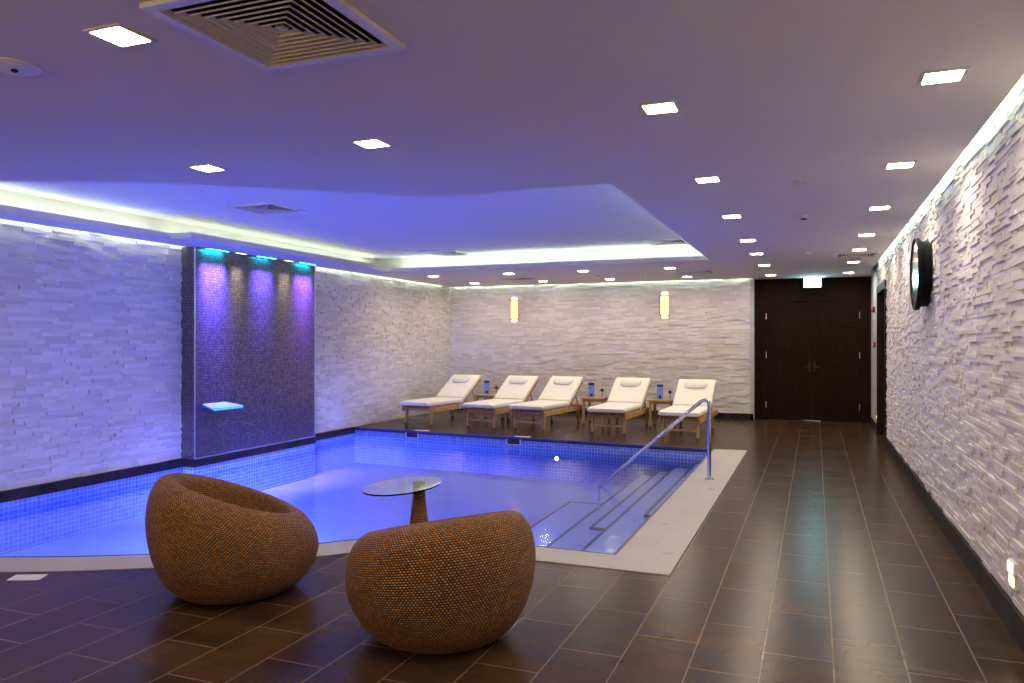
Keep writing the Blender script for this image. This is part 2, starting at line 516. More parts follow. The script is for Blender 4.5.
struct(box('baseboard_right', M['marble'], None, XR - .035, XR, YN, 12.25, 0, .15))
struct(box('baseboard_back', M['marble'], None, XL, -1.1, YB - .035, YB, 0, .12))
struct(box('baseboard_far', M['marble'], None, XR - .02, XR, 13.86, YD, 0, .12))
struct(box('trim_1', M['marble'], None, XL, XL + .07, 3.25, 11.6, -.10, .004))

# hidden LED strips: things of their own
def strip(label, pts, z, mat, group):
    mb = MB()
    for i in range(len(pts) - 1):
        a, b = Vector(pts[i]), Vector(pts[i + 1]); d = (b - a).normalized(); s = Vector((-d.y, d.x)) * .008
        mb.prism([tuple(a - s), tuple(b - s), tuple(b + s), tuple(a + s)], z, z + .008)
    return tag(mb.build('led_strip', mat), label, 'light strip', group)
G = 'hidden light strips of the ceiling coves'
strip('hidden cool white light strip in the cove over the far pool edge', [(-1.5, 11.92), (-6.9, 11.97)], RH + .071, M['cove'], G)
strip('hidden cool white light strip in the left cove nearest the camera', [(-7.33, 3.6), (-7.33, 7.0)], RH + .071, M['cove_left'], G)
strip('hidden cool white light strip in the cove above the mosaic column', [(-7.28, 7.12), (-7.28, 11.0)], RH + .071, M['cove_left'], G)
strip('hidden cool white light strip in the short cove piece at the far left corner', [(-7.28, 11.1), (-7.28, 11.8)], RH + .071, M['cove'], G)
strip('hidden cool white light strip in the cove along the walkway side', [(-1.31, 5.8), (-1.31, 11.7)], RH + .071, M['cove'], G)
strip('hidden cool white light strip in the curved near cove', offset(rec_curve, -.12)[1:] + [(-1.5, 5.66)], RH + .071, M['cove'], G)
G = 'hidden light strips washing the stone walls'
strip('hidden greenish white light strip at the top of the right stone wall', [(XR - .065, 0.3), (XR - .065, 13.7)], RH + .085, M['slot'], G)
strip('hidden greenish light strip atop the left stone wall before the mosaic column', [(XL + .055, 2.0), (XL + .055, 7.7)], RH + .085, M['slot'], G)
strip('hidden greenish white light strip at the top of the left stone wall beyond the column', [(XL + .055, 10.25), (XL + .055, 15.0)], RH + .085, M['slot'], G)
strip('hidden greenish white light strip at the top of the back stone wall', [(XL + .1, YB - .055), (-1.15, YB - .055)], RH + .085, M['slot'], G)

# ================================================================== POOL
pool = thing('swimming_pool', 'indoor swimming pool lined in blue mosaic with a beige tiled edge', 'swimming pool', (-4.3, 8, 0))
def pp(o):
    o.parent = pool; o.matrix_parent_inverse = pool.matrix_basis.inverted(); return o
XP = XL + .055
pp(tag(ribbon(inner_c + [(-1.3, 5.30), (-1.3, 11.03), (-7.6, 11.60)], PZ, 0., 'basin_wall', M['pool_tile'], flip=True), 'blue mosaic pool wall'))
pp(tag(ribbon([(XP, 11.6), (XP, 3.25)], PZ, -.095, 'basin_wall', M['pool_tile'], flip=True), 'blue mosaic pool wall below the left stone wall'))
o = fill(pool_poly, [], PZ - .05, PZ, 'basin_floor', M['pool_floor']); planar_uv(o); pp(o)
cop = fill(outer + inner[::-1], [], -.05, .006, 'coping', M['coping']); pp(tag(cop, 'beige tiled pool coping'))
rim_pts = inner
rim2 = offset(rim_pts, -.0)
r1 = offset(inner, .022); r1[-1] = (-1.322, 11.03)
o = fill(inner + r1[::-1], [], -.02, .008, 'rim', M['rim']); planar_uv(o); pp(tag(o, 'navy tile rim'))
o = fill([(-1.3, 11.03), (-7.6, 11.60), (-7.6, 11.573), (-1.3, 11.003)], [], -.03, .006, 'rim', M['rim']); planar_uv(o); pp(tag(o, 'navy tile rim along the lounger side'))
# steps
for (xa, xb, ya, yb, zt) in ((-1.58, -1.3, 7.6, 11.0, -.22), (-1.87, -1.3, 5.3, 11.0, -.29), (-2.10, -1.87, 7.46, 11.04, -.36), (-2.36, -1.87, 5.3, 11.06, -.43), (-2.86, -2.36, 5.3, 9.24, -.50)):
    s = box('step', M['pool_floor'], None, xa, xb - .001, ya, yb + .03, PZ, zt); planar_uv(s); pp(s)
    nb = MB().box(xa - .004, xa + .028, ya, yb, zt - .02, zt + .004)
    if ya > 5.4: nb.box(xa, xb, ya - .004, ya + .028, zt - .02, zt + .004)
    if yb < 10: nb.box(xa, xb, yb - .028, yb + .004, zt - .02, zt + .004)
    n = nb.build('nosing', M['rim'], s); planar_uv(n); tag(n, 'navy tile nosing')
# skimmer mouths and lids at the far edge
def backy(x): return 11.03 + (-1.3 - x) / 6.3 * .57
for x in (-6.33, -4.42):
    y = backy(x)
    s = MB().box(x - .11, x + .11, y - .012, y + .01, -.115, -.03).build('skimmer_mouth', M['navy'], None); pp(s)
    f = MB().box(x - .12, x - .105, y - .016, y + .01, -.12, -.022).box(x + .105, x + .12, y - .016, y + .01, -.12, -.022).box(x - .12, x + .12, y - .016, y + .01, -.03, -.022).box(x - .12, x + .12, y - .016, y + .01, -.123, -.112)
    n = f.build('skimmer_frame', M['white_metal'], s)
for x in (-6.18, -4.3):
    y = backy(x) + .07
    pp(tag(box('skimmer_lid', M['white_metal'], None, x - .13, x + .13, y - .06, y + .06, 0, .008, bevel=.003), 'white skimmer lid on the far pool edge'))
for (x, y) in ((-.97, 5.49), (-1.15, 6.37), (-.97, 8.02)):
    d = MB().lathe([(.04, 0), (.04, .004), (.03, .005)], 20, (x, y, .004)).build('drain_cover', M['plaster'], None); pp(tag(d, 'small round steel drain cover'))
# lamps: behind the near edge they face the far side
def pool_lamp(x, y, nx, ny, r, mat, z=-.36):
    d = Vector((nx, ny, 0)).normalized(); rz = math.atan2(d.y, d.x)
    o = MB().lathe([(r * 1.25, -.01), (r * 1.25, .012), (r * 1.02, .02), (r * 1.0, .012)], 24, (0, 0, 0), 'x').build('pool_lamp', M['steel_trim'], None)
    o.location = (x, y, z); o.rotation_euler = (0, 0, rz); pp(o)
    MB().lathe([(r, .010), (r * .7, .02), (.001, .023)], 24, (0, 0, 0), 'x').build('lens', mat, o)
    return o
def pool_beam(o, tilt, power, size, colr):
    ld = bpy.data.lights.new('beam', 'SPOT'); ld.energy = power; ld.color = colr; ld.spot_size = math.radians(size)
    ld.spot_blend = .8; ld.shadow_soft_size = .08
    lo = bpy.data.objects.new('beam', ld); COL.objects.link(lo); lo.parent = o; lo.location = (.06, 0, 0)
    lo.rotation_euler = (0, -pi / 2 + math.radians(tilt), 0)      # tilt > 0 looks down
for (x, i) in ((-6.6, 0), (-5.2, 0), (-3.75, 0)):
    k = min(range(len(inner_c)), key=lambda q: abs(inner_c[q][0] - x))
    a, b = Vector(inner_c[k - 1]), Vector(inner_c[k + 1]); tt = (b - a).normalized()
    o = pool_lamp(inner_c[k][0] - tt.y * .01, inner_c[k][1] + tt.x * .01, -tt.y, tt.x, .10, M['poollamp'])
    pool_beam(o, -42, P_UP * (.3 if x < -6 else .9), 66, UP_COL)
o = pool_lamp(-2.75, 5.31, 0, 1, .10, M['poollamp'])
pool_beam(o, -42, P_UP, 72, UP_COL)
# long submerged fill bars, unseen, added under the near rim to brighten the pool
def hidden_fill_bar(a, b):
    a, b = Vector(a), Vector(b); d = b - a; L_ = d.length; tt = d.normalized(); mid = (a + b) / 2
    o = MB().box(-L_ / 2, L_ / 2, -.01, .03, -.03, .03).build('hidden_fill_bar', M['steel_trim'], None)
    o.location = (mid.x, mid.y, -.22); o.rotation_euler = (0, 0, math.atan2(tt.y, tt.x)); pp(o)
    ld = bpy.data.lights.new('beam', 'AREA'); ld.shape = 'RECTANGLE'; ld.size = L_; ld.size_y = .05
    ld.energy = P_FLOOR * L_ * (.26, 1.2, 4.2)[nb_]; ld.color = POOL_COL; ld.spread = math.radians(38)
    lo = bpy.data.objects.new('beam', ld); COL.objects.link(lo); lo.parent = o; lo.location = (0, .035, 0)
    lo.rotation_euler = (pi / 2 - math.radians(6), 0, 0)
for nb_, (ia, ib) in enumerate(((0, .33), (.34, .66), (.67, 1.))):
    n_ = len(inner_c) - 1; hidden_fill_bar(inner_c[max(1, int(ia * n_))], inner_c[int(ib * n_) - (1 if ib == 1. else 0)])
pool_lamp(-3.68, backy(-3.68) - .01, -.09, -1, .032, M['poollamp_dim'], -.285)

wat = fill(pool_poly, [], WZ - .001, WZ, 'pool_water', M['water'])
# one surface only
bm = bmesh.new(); bm.from_mesh(wat.data)
bmesh.ops.delete(bm, geom=[f for f in bm.faces if f.normal.z < .5], context='FACES'); bm.to_mesh(wat.data); bm.free()
tag(wat, 'still blue lit water filling the mosaic pool', 'water', kind='stuff')

# handrail
hr = thing('handrail', 'polished steel handrail sloping from the pool coping down into the water', 'handrail', (-1.07, 8.57, .006))
px = []
A = Vector((0, 0, 0)); Tn = Vector((-.02, 0, .87)); Bn = Vector((-1.235, .01, -.17)); E2 = Vector((-1.245, .012, -.43))
pts = [A, Vector((0, 0, .40)), Vector((0, 0, .80))]
P0 = Vector((0, 0, .80)); P2 = Vector((-.10, 0, .835))
for k in range(1, 8):
    u = k / 8; pts.append(P0 * (1 - u) ** 2 + Vector((-.005, 0, .895)) * 2 * u * (1 - u) + P2 * u * u)
pts += [P2, (P2 + Bn) / 2, Bn, E2]
MB().tube(pts, .021, 14).build('rail_tube', M['chrome'], hr, smooth=True)
MB().lathe([(.05, 0), (.05, .006), (.03, .016), (.022, .018)], 24).build('floor_flange', M['chrome'], hr)

# ================================================================== MOSAIC COLUMN
cx0, cx1, cy0, cy1 = XL, -7.37, 7.66, 10.2
colm = thing('mosaic_column', 'wide dark mosaic water feature panel rising from the left pool edge', 'water feature', (XL, 8.9, 0))
def cc_(o): o.parent = colm; o.matrix_parent_inverse = colm.matrix_basis.inverted(); return o
o = box('mosaic_block', M['column_tile'], None, cx0, cx1, cy0, cy1, 0, RH + .001); planar_uv(o); cc_(o)
o = box('plinth', M['pool_tile'], None, cx0, cx1 + .01, cy0 - .0, cy1, PZ, -.10); planar_uv(o); cc_(tag(o, 'blue mosaic base under water'))
cc_(tag(box('marble_band', M['marble'], None, cx0, cx1 + .015, cy0 - .01, cy1 + .01, -.10, -.002), 'black marble band at the waterline'))
cc_(tag(MB().box(cx1 - .002, cx1 + .008, cy0 - .006, cy0 + .012, 0, RH).build('edge_trim', M['steel_trim'], None), 'steel corner strip'))
cc_(tag(MB().box(cx1 - .002, cx1 + .008, cy1 - .012, cy1 + .004, 0, RH).build('edge_trim', M['steel_trim'], None), 'steel corner strip'))
cc_(tag(MB().box(cx1, cx1 + .012, cy0, cy1, 0, .018).build('edge_trim', M['steel_trim'], None), 'steel bottom strip'))
# spout: thin blade angled down
p = [(cx1 - .002, 7.80, .665), (cx1 + .24, 7.74, .620), (cx1 + .24, 8.26, .620), (cx1 - .002, 8.20, .665),
     (cx1 - .002, 7.80, .70), (cx1 + .24, 7.70, .650), (cx1 + .24, 8.30, .650), (cx1 - .002, 8.20, .70)]
cc_(tag(MB().hexa(p).build('water_spout', M['white_acrylic'], None, bevel=.004), 'flat pale waterfall spout'))
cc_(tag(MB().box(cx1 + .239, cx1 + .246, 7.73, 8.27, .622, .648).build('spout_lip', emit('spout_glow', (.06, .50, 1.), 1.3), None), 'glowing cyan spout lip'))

# accent spots in the soffit in front of the column
spots = [(7.98, 'blue violet accent spotlight over the near end of the mosaic panel', (.13, .08, 1.), 95),
         (8.42, 'white accent spotlight, second along the top of the mosaic panel', (1., .92, .66), 3),
         (8.95, 'violet accent spotlight over the middle of the mosaic panel', (.15, .10, 1.), 34),
         (9.45, 'white accent spotlight, fourth along the top of the mosaic panel', (1., .92, .66), 3),
         (9.90, 'blue magenta accent spotlight over the far end of the mosaic panel', (.22, .09, 1.), 46)]
for i, (y, lab, colr, pw) in enumerate(spots):
    s = thing('accent_spotlight', lab, 'spotlight', (cx1 + .085, y, RH), 0, 'accent spotlights above the mosaic panel')
    hw = .20 if i % 2 == 0 else .10
    MB().box(-.022, .022, -hw - .01, hw + .01, -.016, 0).build('housing', M['steel_trim'], s, bevel=.003)
    le = emit('accent_lens_%d' % i, colr if i % 2 else (.05, .75, 1.), 6 if i % 2 else 20)
    MB().quad((-.014, -hw, -.0168), (-.014, hw, -.0168), (.014, hw, -.0168), (.014, -hw, -.0168)).build('lens', le, s, recalc=False)
    ld = bpy.data.lights.new('beam', 'AREA'); ld.shape = 'RECTANGLE'; ld.size = .02; ld.size_y = hw * 2; ld.energy = pw; ld.color = colr
    ld.spread = math.radians(44)
    lo = bpy.data.objects.new('beam', ld); COL.objects.link(lo); lo.parent = s
    lo.location = (.0, 0, -.022); lo.rotation_euler = (0, math.radians(5), 0)
    if i % 2 == 0:
        l2 = bpy.data.lights.new('cyan_emitter', 'AREA'); l2.shape = 'RECTANGLE'; l2.size = .012; l2.size_y = hw * 1.7
        l2.energy = (2.2, 0, .6, 0, 1.8)[i]; l2.color = (0, .62, 1.); l2.spread = math.radians(120)
        o2 = bpy.data.objects.new('cyan_emitter', l2); COL.objects.link(o2); o2.parent = s; o2.location = (-.03, 0, -.024); o2.rotation_euler = (0, math.radians(52), 0)

# ================================================================== CEILING FIXTURES
def make_downlight():
    r = thing('downlight', '', 'ceiling light', (0, 0, RH))
    a, b = .095, .078
    fr = MB()
    for (x0, x1, y0, y1) in ((-a, a, -a, -b), (-a, a, b, a), (-a, -b, -b, b), (b, a, -b, b)): fr.box(x0, x1, y0, y1, -.007, .001)
    fr.build('frame', M['grille'], r)
    MB().quad((-b, -b, -.002), (-b, b, -.002), (b, b, -.002), (b, -b, -.002)).build('diffuser', M['downlight'], r, recalc=False)
    return r
dl0 = make_downlight(); used = [False]
def downlight(x, y, label, group):
    o = dl0 if not used[0] else copy_tree(dl0); used[0] = True
    o.location = (x, y, RH); o['label'] = label; o['group'] = group
ordn = ['first', 'second', 'third', 'fourth', 'fifth', 'sixth', 'seventh', 'last']
ys = [4.01, 5.91, 7.73, 9.63, 11.12, 12.82, 14.75]
for side, x in (('row beside the stone wall', .545), ('row beside the ceiling recess', -.75)):
    for i, y in enumerate(ys):
        downlight(x, y, 'square lit downlight, %s from the camera in the %s' % (ordn[i] if i < 6 else 'farthest', side), 'walkway downlights')
    downlight(x, 2.1, 'added unseen square downlight above the camera in the ' + side, 'walkway downlights')  # out of view, added to help light the front of the room
downlight(-2.57, 2.28, 'large looking square downlight beside the big ceiling diffuser, top left', 'downlights over the wicker chairs')
downlight(-2.53, 4.08, 'square downlight between the big diffuser and the curved recess edge', 'downlights over the wicker chairs')
downlight(-3.96, 4.24, 'square downlight close to the curved recess edge, left of the others there', 'downlights over the wicker chairs')
downlight(-5.2, 1.6, 'added unseen square downlight over the near left corner of the deck', 'downlights over the wicker chairs')  # another unseen lamp, added to light the near deck
nm = ['leftmost', 'second from left', 'third from left', 'rightmost']
for i, x in enumerate((-6.57, -5.07, -3.7, -2.22)):
    downlight(x, 12.74, 'small looking downlight, %s of the front row over the loungers' % nm[i], 'downlights over the loungers')
    downlight(x, 14.58, 'small looking downlight, %s of the rear row near the back stone wall' % nm[i], 'downlights over the loungers')

def diffuser(x, y, z, size, label, n=8, mat=None):
    r = thing('ceiling_diffuser', label, 'air diffuser', (x, y, z), 0, 'square air diffusers')
    a = size / 2; fw = .042
    fr = MB()
    for (x0, x1, y0, y1) in ((-a, a, -a, -a + fw), (-a, a, a - fw, a), (-a, -a + fw, -a + fw, a - fw), (a - fw, a, -a + fw, a - fw)): fr.box(x0, x1, y0, y1, -.019, .002)
    fr.build('frame', M['white_metal'], r)
    MB().box(-a + fw, a - fw, -a + fw, a - fw, -.0015, -.0005).build('duct_opening', M['black'], r)
    ri = a - fw - .004; lv = MB(); step = (ri - .02) / n
    for k in range(n):
        ro = ri - k * step; rin = ro - step * .5
        zo, zi = -.013, -.004
        # flared ring: lower outer edge, upper inner edge
        for q in range(4):
            c_, s_ = [(1, 0), (0, 1), (-1, 0), (0, -1)][q]
            def R(u, v): return (u * c_ - v * s_, u * s_ + v * c_)
            pts = []
            for zz, rr in ((zo, ro), (zi, rin)):
                for vv in (-rr, rr):
                    X, Y = R(rr, vv); pts.append((X, Y, zz))
            a0, b0, a1, b1 = pts
            th = .0018
            up = lambda q_: (q_[0], q_[1], q_[2] + th)
            lv.hexa([a0, b0, b1, a1, up(a0), up(b0), up(b1), up(a1)])
    for k in range(n):
        ro = ri - k * step
        for q in range(4):
            c_, s_ = [(1, 0), (0, 1), (-1, 0), (0, -1)][q]
            pts = [(u * c_ - v * s_, u * s_ + v * c_) for (u, v) in ((ro, -ro), (ro, ro), (ro - .0025, ro - .0025), (ro - .0025, -ro + .0025))]
            lv.prism(pts, -.0175, -.012)
    lv.box(-.018, .018, -.018, .018, -.014, -.004)
    lv.build('louvres', mat or M['grille'], r)
    return r
diffuser(-1.915, 2.44, RH, .70, 'large square louvred air diffuser at the top of the picture', 8)
diffuser(-5.72, 7.02, RZ, .60, 'square air diffuser in the raised blue ceiling in front of the mosaic panel', 5)
diffuser(-5.75, 11.65, RZ, .60, 'square air diffuser at the far left of the raised ceiling', 5)
diffuser(-2.05, 11.5, RZ, .60, 'square air diffuser at the far right corner of the raised ceiling', 5)
diffuser(-1.9, 13.6, RH, .60, 'square air diffuser over the rightmost lounger', 5)
diffuser(-5.3, 13.75, RH, .60, 'square air diffuser over the second lounger from the left', 5)
diffuser(.53, 11.72, RH, .56, 'square air diffuser between downlights beside the right stone wall', 5)
def disc(name, x, y, r, h, label, cat, mat, mat2=None, r2=.4):
    o = thing(name, label, cat, (x, y, RH))
    MB().lathe([(r, 0), (r, -h * .4), (r * .85, -h), (.001, -h)], 28).build('housing', mat, o, smooth=True)
    if mat2: MB().lathe([(r * r2, -h * .9), (r * r2, -h - .006), (r * r2 * .7, -h - .010)], 16).build('sensor', mat2, o)
disc('ceiling_speaker', -3.29, 2.36, .105, .018, 'round ceiling disc cut by the left picture edge, beside the nearest downlight', 'ceiling speaker', M['white_metal'], M['black'], .14)
disc('smoke_detector', -.11, 6.23, .05, .02, 'small round ceiling detector between the two walkway light rows, nearer the camera', 'smoke detector', M['grille'])
disc('motion_sensor', -.10, 7.91, .055, .035, 'ceiling sensor with a dark centre between the two walkway light rows', 'sensor', M['white_metal'], M['black'], .5)
disc('smoke_detector', -.07, 11.25, .045, .015, 'tiny round ceiling detector farthest along the walkway', 'smoke detector', M['white_metal'])
disc('sprinkler_head', -3.69, 13.7, .04, .04, 'tiny dark sprinkler head over the fourth lounger', 'sprinkler', M['steel_trim'])
disc('sprinkler_head', -2.87, 13.65, .035, .04, 'tiny dark sprinkler head between the two rightmost loungers', 'sprinkler', M['steel_trim'])

# ================================================================== DOORS
d1 = thing('door_1', 'dark veneered double door under the lit exit sign', 'door', (-.065, YD, 0), kind='structure')
y1 = YD - .02
def dd(o): o.parent = d1; o.matrix_parent_inverse = d1.matrix_basis.inverted(); return o
fr = MB().box(-1.095, -.90, YD - .05, YD + .03, 0, RH).box(.79, XR, YD - .05, YD + .03, 0, RH).box(-.90, .79, YD - .05, YD + .03, 2.29, RH)
dd(fr.build('frame', M['veneer'], None, bevel=.004))
dd(MB().box(-1.095, XR, YD - .056, YD - .05, 2.285, 2.30).build('transom_bead', M['darkwood'], None))
for (x0, x1, hx, kx) in ((-.895, -.060, -.885, -.10), (-.052, .785, .775, -.01)):
    lf = dd(box('leaf', M['veneer'], None, x0, x1, YD - .035, YD + .02, .012, 2.28, bevel=.003))
    for z in (.28, 1.25, 2.0):
        MB().box(hx - .006, hx + .006, YD - .062, YD - .03, z - .06, z + .06).build('hinge', M['steel_trim'], lf)
    hb = MB().box(kx - .02, kx + .02, YD - .045, YD - .035, .93, 1.13).tube([(kx, YD - .04, 1.02), (kx, YD - .085, 1.02), (kx + (-.11 if kx < -.05 else .11), YD - .085, 1.02)], .009, 8)
    hb.build('handle', M['dark_metal'], lf)
dd(tag(MB().box(-.20, .10, YD - .09, YD - .05, 0, .012).build('threshold', M['steel_trim'], None), 'short steel threshold strip'))

d2 = thing('door_2', 'dark wooden side door set into the right stone wall', 'door', (XR, 13.05, 0), kind='structure')
def de(o): o.parent = d2; o.matrix_parent_inverse = d2.matrix_basis.inverted(); return o
de(MB().box(XR - .035, XR + .17, 12.25, 12.33, 0, 2.40).box(XR - .035, XR + .17, 13.78, 13.86, 0, 2.40).box(XR - .035, XR + .17, 12.33, 13.78, 2.28, 2.40).build('frame', M['darkwood'], None, bevel=.003))
lf = de(box('leaf', M['veneer'], None, XR + .08, XR + .12, 12.33, 13.78, .01, 2.28))
MB().box(XR + .07, XR + .08, 12.40, 12.44, .93, 1.13).tube([(XR + .075, 12.42, 1.02), (XR + .03, 12.42, 1.02), (XR + .03, 12.54, 1.02)], .009, 8).build('handle', M['steel_trim'], lf)

ex = thing('exit_sign', 'white glowing exit sign box above the dark double door', 'exit sign', (-.045, YD - .11, 2.63))
box('housing', M['white_metal'], ex, -.16, .16, -.03, .03, -.095, .09)
MB().quad((-.15, -.031, -.088), (.15, -.031, -.088), (.15, -.031, .082), (-.15, -.031, .082)).build('lit_panel', M['exit'], ex)

# alarm devices and step lights
for (y, z, nm_, lab, k) in ((14.72, 2.06, 'fire_alarm_sounder', 'small red alarm sounder on the plaster beside the side door, the upper one', .05), (14.6, 1.45, 'alarm_call_point', 'small red alarm call point on the plaster beside the side door, the lower one', .045)):
    o = thing(nm_, lab, 'fire alarm', (XR, y, z))
    MB().box(-.045, 0, -k, k, -k, k).build('housing', M['red'], o, bevel=.008)
    MB().lathe([(k * .7, -.045), (k * .55, -.06), (.001, -.062)], 16, (0, 0, 0), 'x').build('front_disc', M['red'] if k == .05 else M['white_metal'], o)
def step_light(y, z, xx, label):
    o = thing('step_light', label, 'wall light', (xx, y, z), group='low step lights in the right wall')
    MB().box(-.006, .03, -.065, .065, -.065, .065).box(-.006, .03, -.065, .065, -.005, .005).build('face_plate', M['white_metal'], o)
    MB().box(-.012, -.004, -.030, .058, .004, .054).box(-.012, -.004, -.058, .020, -.054, -.004).build('lit_lens', M['steplamp'], o)
step_light(4.60, .315, XR - .03, 'warm glowing step light low in the right stone wall near the picture edge')
step_light(14.18, .22, XR, 'warm glowing step light low on the plaster past the side door')

# round wall mirror
mr = thing('wall_mirror', 'round wall mirror in a thick black drum frame on the right stone wall', 'mirror', (XR - .02, 7.85, 2.115))
R_ = .325
MB().lathe([(R_ - .03, 0), (R_ - .03, -.06), (R_, -.075), (R_ + .004, -.108), (R_ - .006, -.114), (R_ - .010, -.100)], 56, (0, 0, 0), 'x').build('frame', M['black'], mr, smooth=True)
MB().lathe([(.0005, -.102), (R_ - .008, -.102)], 56, (0, 0, 0), 'x', cap=False).build('mirror_glass', M['mirror'], mr)

# ================================================================== SCONCES
def make_sconce():
    s = thing('wall_sconce', '', 'wall light', (0, 0, 0), group='parchment sconces on the back stone wall')
    n = 14; mb = MB(); r = .085
    pl = [(r * cos(pi * i / n), -r * sin(pi * i / n) * .9) for i in range(n + 1)]
    mb.prism(pl, -.19, .19).build('shade', M['parchment'], s)
    def half(r, z0, z1, nme, m):
        pl = [(r * cos(pi * i / n), -r * sin(pi * i / n) * .9) for i in range(n + 1)]
        return MB().prism(pl, z0, z1).build(nme, m, s)
    half(.062, .20, .265, 'upper_glow_glass', M['sconce_lamp']); half(.062, -.255, -.20, 'lower_glow_glass', M['sconce_lamp'])
    half(.098, .188, .202, 'upper_band', M['darkwood']); half(.098, -.202, -.188, 'lower_band', M['darkwood'])
    for x in (-.092, .092): MB().box(x - .006, x + .006, -.02, 0, -.2, .2).build('side_rod', M['teak'], s)
    return s
s1 = make_sconce(); s1.location = (-6.03, YB - .03, 2.19); s1['label'] = 'glowing parchment sconce on the back wall, the left of the two'
s2 = copy_tree(s1); s2.location = (-2.80, YB - .03, 2.23); s2['label'] = 'glowing parchment sconce on the back wall, the right of the two'

for i, x in enumerate((-6.2, -3.9, -1.4)):  # unseen sconces added to give the front ceiling warm light
    s3 = copy_tree(s1); s3.location = (x, YN + .01, 2.0); s3.rotation_euler = (0, 0, pi)
    s3['label'] = 'added unseen parchment sconce on the wall behind the camera, ' + ('the pool side one', 'the middle one', 'the walkway side one')[i]
    s3['group'] = 'added unseen parchment sconces on the wall behind the camera'
    ld = bpy.data.lights.new('fill_bulb', 'POINT'); ld.energy = 45; ld.color = (1., .72, .45); ld.shadow_soft_size = .06
    lo = bpy.data.objects.new('fill_bulb', ld); COL.objects.link(lo); lo.parent = s3; lo.location = (0, -.16, 0)

